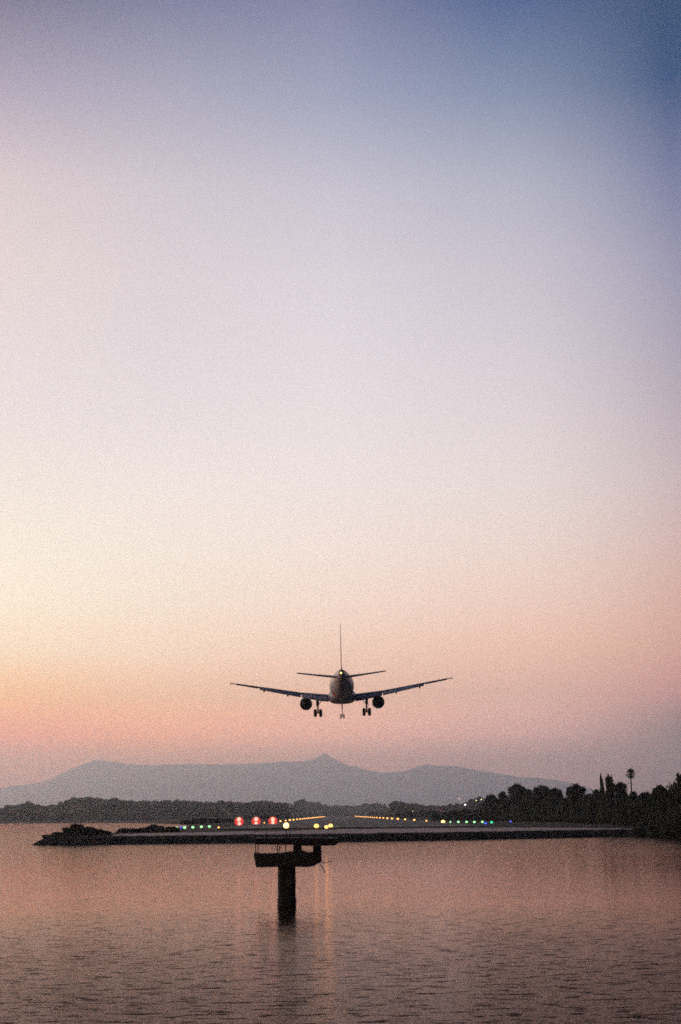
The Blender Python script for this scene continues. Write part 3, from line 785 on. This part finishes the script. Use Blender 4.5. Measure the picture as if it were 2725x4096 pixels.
# column, slightly eroded
rows = []
for k in range(26):
    z = -1.5 + k * (zc0 + 1.5) / 25
    row = []
    for q in range(20):
        a = 2 * math.pi * q / 20; c_, s_ = math.cos(a), math.sin(a)
        f = 1 / max(abs(c_), abs(s_)) ; f = min(f, 1.22)
        r_ = .445 * f * (1 + .03 * fbm(c_ * 2, s_ * 2, z * 2.0)) + (.03 if z < .35 else 0)
        row.append((c_ * r_, s_ * r_, z))
    rows.append(row)
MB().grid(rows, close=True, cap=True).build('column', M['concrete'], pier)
# cap beam: outline traced in its own metres, real depth
def slab(outline, y0, y1, name, m, parent=pier, j=0.0):
    b = MB(); pts = [(pr(px), PZ(px, py)) for px, py in outline]
    # subdivide and roughen the outline
    o2 = []
    for (a, c) in zip(pts, pts[1:] + pts[:1]):
        nn = max(1, int(math.hypot(c[0] - a[0], c[1] - a[1]) / .08))
        for i in range(nn):
            u = i / nn; X = a[0] + (c[0] - a[0]) * u; Z = a[1] + (c[1] - a[1]) * u
            o2.append((X + j * fbm(X * 6, Z * 6, 1), Z + j * fbm(X * 6, Z * 6, 9)))
    rows = []
    e = .03
    for y, s in ((y0, .985), (y0 + e, 1), (y1 - e, 1), (y1, .985)):
        mx_ = sum(p[0] for p in o2) / len(o2); mz_ = sum(p[1] for p in o2) / len(o2)
        rows.append([(mx_ + (p[0] - mx_) * s, y, mz_ + (p[1] - mz_) * s) for p in o2])
    b.grid(rows, close=True, cap=True, smooth=False); return b.build(name, m, parent)
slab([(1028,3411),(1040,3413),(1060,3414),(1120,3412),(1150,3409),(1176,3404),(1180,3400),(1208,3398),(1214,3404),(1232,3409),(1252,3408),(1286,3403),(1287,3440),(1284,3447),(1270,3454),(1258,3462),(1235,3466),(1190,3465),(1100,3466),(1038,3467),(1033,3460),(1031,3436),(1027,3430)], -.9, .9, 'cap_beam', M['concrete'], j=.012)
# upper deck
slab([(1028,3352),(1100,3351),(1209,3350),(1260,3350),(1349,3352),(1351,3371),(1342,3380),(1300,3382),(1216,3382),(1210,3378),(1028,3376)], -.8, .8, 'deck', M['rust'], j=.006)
def post(px0, px1, py0, py1, y, name, m, d=None):
    w_ = (px1 - px0) / F * PY; zz0, zz1 = PZ((px0 + px1) / 2, py0), PZ((px0 + px1) / 2, py1)
    return MB().box((pr((px0 + px1) / 2), y, (zz0 + zz1) / 2), (w_, d or w_, zz1 - zz0), bev=.01).build(name, m, pier)
post(1030, 1033, 3413, 3374, -.35, 'post', M['rust']); post(1037, 1040, 3413, 3374, .35, 'post', M['rust'])
post(1115, 1118.5, 3413, 3374, -.3, 'post', M['rust']); post(1121, 1124, 3412, 3374, .3, 'post', M['rust'])
post(1145, 1148, 3411, 3374, 0, 'post', M['rust'])
post(1177, 1209, 3404, 3376, 0, 'equipment_box', M['rust'], .35)
post(1254, 1285, 3412, 3380, 0, 'junction_box', M['rust'], .5)
a_ = (pr(1105), -.3, PZ(1105, 3376)); c_ = (pr(1116), -.3, PZ(1116, 3404))
MB().tube([a_, c_], .016, 6).build('brace', M['rust'], pier)
a_ = (pr(1129), .3, PZ(1129, 3376)); MB().tube([a_, (pr(1122), .3, PZ(1122, 3404))], .014, 6).build('brace', M['rust'], pier)
# thin rail lying over the deck edge
MB().tube([(pr(1026), -.55, PZ(1030, 3325)), (pr(1075), -.55, PZ(1075, 3324)), (pr(1120), -.55, PZ(1120, 3323)), (pr(1212), -.55, PZ(1212, 3321))], .012, 6).build('rail', M['rust'], pier)
for px in (1030, 1075, 1120, 1165, 1210):
    MB().tube([(pr(px), -.55, PZ(px, 3353)), (pr(px), -.55, PZ(px, 3324))], .01, 6).build('rail_post', M['rust'], pier)
# loose cables off the right end of the cap
def cable(pts, r_=.014):
    P_ = [(pr(a), yy, PZ(a, b)) for a, b, yy in pts]; MB().tube(P_, r_, 6).build('cable', M['cable'], pier)
cable([(1284,3446,-.2),(1298,3451,-.25),(1308,3449,-.3),(1318,3445,-.3),(1326,3444,-.3),(1327,3450,-.3)], .02)
cable([(1278,3452,.1),(1287,3466,.15),(1296,3482,.2),(1303,3492,.2)], .022)
cable([(1035,3464,.1),(1037,3478,.1),(1036,3494,.1)], .008)
# the lamp on the pier: stands on the deck and is a thing of its own
lp = at_y(1145, 3302, PY); dz = PZ(1145, 3351)
al = empty('approach_lamp', (lp.x, PY, dz)); tag(al, 'bright yellow lamp on a thin stalk on top of the lagoon pier', 'approach lamp')
MB().lathe([(.06, 0), (.06, .015), (.014, .03), (.014, lp.z - dz)], n=10).build('stalk', M['rust'], al)
sph(.14, 14, 9, (0, 0, lp.z - dz)).build('lens', M['amber_hot'], al)
MB().lathe([(.03, 0), (.06, .03), (.06, .07)], (0, 0, lp.z - dz - .17), n=12).build('lamp_housing', M['rust'], al)

# ------------------------------------------------------------------ airliner
A = empty('airliner'); tag(A, 'landing twin engine passenger jet seen from behind, wheels and flaps down', 'airplane')
def ellrow(y, zc, rx, rz, n_=36):
    rx *= .955
    return [(rx * math.sin(2 * math.pi * k / n_), y, zc + rz * math.cos(2 * math.pi * k / n_)) for k in range(n_)]
FUS = [(17.0,-.5,.04,.04),(16.8,-.48,.32,.32),(16.2,-.42,.72,.74),(15.2,-.28,1.12,1.18),(14,-.12,1.5,1.56),(12.5,-.02,1.82,1.9),(11,0,1.95,2.05),(9,0,1.975,2.07),(-6,0,1.975,2.07),(-8,.04,1.96,2.03),(-10,.15,1.86,1.92),(-12,.34,1.66,1.74),(-14,.58,1.38,1.49),(-16,.86,1.03,1.18),(-17.5,1.07,.78,.93),(-19,1.27,.52,.66),(-20.0,1.38,.36,.46)]
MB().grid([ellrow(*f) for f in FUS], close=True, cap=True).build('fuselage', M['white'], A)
MB().lathe([(.34, 0), (.28, -.45), (.2, -.62), (.14, -.6)], (0, -19.99, 1.40), axis='y', n=20).build('tail_cone', M['dkmetal'], A)
sph(.13, 12, 8, (-.06, -20.68, 1.30)).build('tail_light', M['tail'], A)
# belly fairing
bf = MB(); rows = []
for y, rx, rz, zc in [(6.5,1.2,.5,-1.5),(5.5,1.85,.85,-1.45),(3.5,2.15,1.05,-1.4),(-1,2.18,1.1,-1.4),(-3.5,2.0,1.0,-1.4),(-5.2,1.4,.6,-1.4),(-6.2,.6,.3,-1.55)]:
    rows.append([(rx * math.copysign(abs(math.sin(a)) ** .7, math.sin(a)), y, zc + rz * math.copysign(abs(math.cos(a)) ** .7, math.cos(a))) for a in [2 * math.pi * k / 28 for k in range(28)]])
bf.grid(rows, close=True, cap=True).build('belly_fairing', M['grey'], A)
def airfoil(x, yl, c, z, t, cut=1.0, tw=0.0):
    U = [0, .02, .08, .2, .4, .6, .8, 1.0]
    def th(u): return 5 * t * (.2969 * math.sqrt(u) - .126 * u - .3516 * u * u + .2843 * u ** 3 - .1015 * u ** 4)
    up = [(u * cut, th(u * cut)) for u in U]; lo = [(u * cut, -th(u * cut) * .8) for u in reversed(U[1:])]
    return [(x, yl - u * c, z + v * c - math.sin(tw) * u * c) for u, v in up + lo]
def surface(name, secs, m, parent, cut=1.0):
    return MB().grid([airfoil(*s, cut=cut) for s in secs], close=True, cap=True).build(name, m, parent)
def wing_at(x):
    x = abs(x)
    yl = interp([(0, 4.5), (1.9, 3.55), (17.0, -4.15)], x)
    te = interp([(0, -2.6), (6.4, -2.62), (17.0, -5.6)], x)
    z = interp([(0, -1.32), (1.9, -1.38), (6.4, -.80), (12, .13), (17.0, .88)], x)
    t = interp([(0, .15), (6.4, .12), (17, .105)], x)
    return yl, yl - te, z, t
for s in (-1, 1):
    wr = []
    for x in (1.0, 1.9, 3, 4.5, 6.4, 8, 10, 12, 12.8):
        yl, c, z, t = wing_at(x); wr.append((s * x, yl, c, z, t))
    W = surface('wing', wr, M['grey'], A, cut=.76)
    wo = []
    for x in (12.8, 14, 15.5, 16.2, 16.9, 17.05):
        yl, c, z, t = wing_at(x); k = .5 if x > 17 else 1; wo.append((s * x, yl, c * (.9 if x > 17 else 1), z, t * k))
    surface('wing_tip', wo, M['grey'], W, cut=1.0)
    # flaps, down about 32 degrees
    for nm, xa, xb in (('flap', 2.05, 6.25), ('flap', 6.4, 12.7)):
        sec = []
        for i in range(4):
            x = xa + (xb - xa) * i / 3; yl, c, z, t = wing_at(x)
            fc_ = min(1.45, c * .27) * (1.0); y0 = yl - c * .78 - .12; z0 = z - c * .008 - .05; a = R(33)
            row = []
            for (u, v) in [(0, .0), (.06, .06), (.25, .09), (.6, .05), (1, .0), (.6, -.02), (.25, -.04), (.06, -.04)]:
                yy, zz = u * fc_, v * fc_
                row.append((s * x, y0 - yy * math.cos(a) + zz * math.sin(a) * -1, z0 - yy * math.sin(a) + zz * math.cos(a)))
            sec.append(row)
        MB().grid(sec, close=True, cap=True).build(nm, M['flap'], W)
    # drooped aileron, dark
    sec = []
    for x in (12.9, 14.5, 16.2):
        yl, c, z, t = wing_at(x); y0 = yl - c * .80; a = R(22); fc_ = c * .34
        sec.append([(s * x, y0 - u * fc_ * math.cos(a), z + .03 - u * fc_ * math.sin(a) + v) for u, v in [(0, .07), (.5, .06), (1, .01), (.5, -.05), (0, -.09)]])
    MB().grid(sec, close=True, cap=True).build('aileron', M['nacelle'], W)
    for x in (4.9, 8.4, 12.0):
        yl, c, z, t = wing_at(x); y0 = yl - c * .5; L = c * .5 + 1.0
        o = MB().lathe([(.03, 0), (.13, .3), (.17, L * .5), (.13, L * .8), (.02, L)], (0, 0, 0), axis='y', n=10).build('flap_track_fairing', M['grey'], W)
        o.location = (s * x, y0 - L, z - .62 - (.18 if x < 9 else .1)); o.rotation_euler.x = R(16)
    yl, c, z, t = wing_at(17.05)
    MB().grid([[(s * 17.05, yl - .1, z - .02), (s * 17.0, yl - c - .1, z + .3), (s * 17.0, yl - c - .15, z - .26)], [(s * 17.10, yl - .1, z - .02), (s * 17.06, yl - c - .1, z + .3), (s * 17.06, yl - c - .15, z - .26)]], close=True, cap=True, smooth=False).build('wing_fence', M['grey'], W)
    # engine
    ex, ez = s * 5.75, -2.28
    E = empty('engine', (ex, 2.3, ez)); E.parent = A
    MB().lathe([(.80, 2.55), (.90, 2.5), (.98, 2.1), (1.02, 1.2), (1.0, .2), (.93, -.7), (.86, -1.2), (.80, -1.2), (.80, -.4)], axis='y', n=32).build('nacelle', M['nacelle'], E)
    MB().lathe([(.58, -.5), (.56, -1.2), (.42, -2.0), (.36, -2.0), (.34, -1.6)], axis='y', n=24).build('exhaust_nozzle', M['dkmetal'], E)
    MB().lathe([(.2, -1.6), (.18, -2.1), (.02, -2.7)], axis='y', n=16).build('exhaust_cone', M['dkmetal'], E)
    py = MB(); py.grid([[(-.16, 1.9, .85), (.16, 1.9, .85), (.13, .3, 1.5), (-.13, .3, 1.5)], [(-.16, -2.3, .55), (.16, -2.3, .55), (.16, -2.6, 1.45), (-.16, -2.6, 1.45)]], close=True, cap=True, smooth=False).build('pylon', M['grey'], E)
    # a strake on the cowl catching light
    # main gear
    G = empty('main_landing_gear', (s * 3.8, -1.6, 0)); G.parent = A
    ax = -3.9
    MB().tube([(0, 0, -1.1), (0, 0, -2.7)], .2, 12).build('strut', M['steel'], G)
    MB().tube([(0, 0, -2.6), (0, 0, ax)], .13, 12).build('piston', M['steel'], G)
    MB().tube([(-.42, 0, ax), (.42, 0, ax)], .09, 10).build('axle', M['steel'], G)
    MB().tube([(-s * 1.0, .1, -1.35), (-s * .05, 0, -2.75)], .05, 8).build('side_brace', M['steel'], G)
    MB().tube([(0, -.15, -2.8), (0, -.42, -3.3), (0, -.12, -3.95)], .05, 8).build('torque_link', M['steel'], G)
    MB().box((s * .24, .0, -2.15), (.05, .9, 1.7), bev=.02).build('gear_door', M['grey'], G)
    for q in (-1, 1):
        w_ = empty('wheel', (q * .42, 0, ax)); w_.parent = G
        MB().lathe([(.30, -.235), (.48, -.24), (.57, -.2), (.60, -.11), (.60, .11), (.57, .2), (.48, .24), (.30, .235)], axis='x', n=28).build('tyre', M['rubber'], w_)
        MB().lathe([(.05, -.2), (.29, -.25), (.29, .25), (.05, .2)], axis='x', n=16).build('rim', M['steel'], w_)
    # tailplane
    T = surface('tailplane', [(s * .6, -14.1, 4.2, .93, .10), (s * 6.38, -17.5, 1.75, 1.53, .095), (s * 6.52, -17.8, 1.3, 1.545, .05)], M['grey'], A, cut=.72)
    sec = []
    for x, yl, c, z in ((.95, -14.3, 4.05, .965), (6.33, -17.47, 1.77, 1.525)):
        y0 = yl - c * .725; fc_ = c * .275
        sec.append([(s * x, y0 - u * fc_, z + v - u * .02) for u, v in [(0, .09), (1, .01), (1, -.01), (0, -.09)]])
    MB().grid(sec, close=True, cap=True, smooth=False).build('elevator', M['nacelle'], T)
# nose gear
N = empty('nose_landing_gear', (0, 11.0, 0)); N.parent = A
nz_ = -4.25
MB().tube([(0, .2, -1.8), (0, 0, -3.0)], .11, 10).build('strut', M['steel'], N)
MB().tube([(0, 0, -2.9), (0, 0, nz_)], .07, 10).build('piston', M['steel'], N)
MB().tube([(-.27, 0, nz_), (.27, 0, nz_)], .05, 8).build('axle', M['steel'], N)
for q in (-1, 1):
    MB().box((q * .42, .4, -2.25), (.04, 1.2, .5), bev=.015).build('gear_door', M['grey'], N)
    w_ = empty('wheel', (q * .25, 0, nz_)); w_.parent = N
    MB().lathe([(.18, -.11), (.34, -.11), (.38, -.05), (.38, .05), (.34, .11), (.18, .11)], axis='x', n=24).build('tyre', M['rubber'], w_)
    MB().lathe([(.04, -.09), (.17, -.12), (.17, .12), (.04, .09)], axis='x', n=14).build('rim', M['steel'], w_)
# fin and rudder
fin = MB()
def finrow(z, yl, c, t, cut=.70):
    return [(p[2] - 0, p[1], z) for p in airfoil(0, yl, c, 0, t, cut=cut)]
def finsec(z, yl, c, t, cut):
    r_ = airfoil(0, yl, c, 0, t, cut=cut); h = len(r_)
    return [((p[2] if i < 8 else p[2] * 1.25), p[1], z) for i, p in enumerate(r_)]
Fn = MB().grid([finsec(1.3, -11.6, 6.4, .04, .70), finsec(1.9, -12.4, 5.8, .034, .70), (finsec(8.3, -17.35, 2.35, .045, .70)), finsec(8.55, -17.75, 1.9, .03, .70)], close=True, cap=True).build('fin', M['white'], A)
MB().grid([[(-.08, -16.55, 2.2), (.08, -16.55, 2.2), (.01, -18.15, 2.2), (-.01, -18.15, 2.2)], [(-.04, -19.02, 8.4), (.04, -19.02, 8.4), (.01, -19.7, 8.4), (-.01, -19.7, 8.4)]], close=True, cap=True, smooth=False).build('rudder', M['white'], Fn)
# red glint low on the left rear flank, painted on as a coloured patch
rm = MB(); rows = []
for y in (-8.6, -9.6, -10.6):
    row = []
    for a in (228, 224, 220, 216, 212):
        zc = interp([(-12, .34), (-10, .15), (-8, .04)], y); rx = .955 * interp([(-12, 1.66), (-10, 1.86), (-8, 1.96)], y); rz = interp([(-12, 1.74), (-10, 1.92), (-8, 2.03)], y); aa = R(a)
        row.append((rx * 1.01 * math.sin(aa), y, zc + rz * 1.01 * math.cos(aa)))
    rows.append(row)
rm.grid(rows, smooth=False).build('red_glint_patch', M['red'], A)
c0 = at_y(1367.5, 2751, 231)
A.location = c0
A.rotation_euler = Matrix.Rotation(R(2.0), 3, 'Z').to_4x4().to_3x3().to_euler()
rot = Matrix.Rotation(R(-0.2), 3, 'Z') @ Matrix.Rotation(R(2.6), 3, 'X') @ Matrix.Rotation(R(-0.8), 3, 'Y')
A.rotation_euler = rot.to_euler()

# ------------------------------------------------------------------ render
sc.render.engine = 'CYCLES'
sc.cycles.use_denoising = False
sc.cycles.max_bounces = 10; sc.cycles.diffuse_bounces = 2; sc.cycles.glossy_bounces = 3; sc.cycles.volume_bounces = 8
sc.cycles.sample_clamp_indirect = 1.5
sc.cycles.filter_width = 1.7
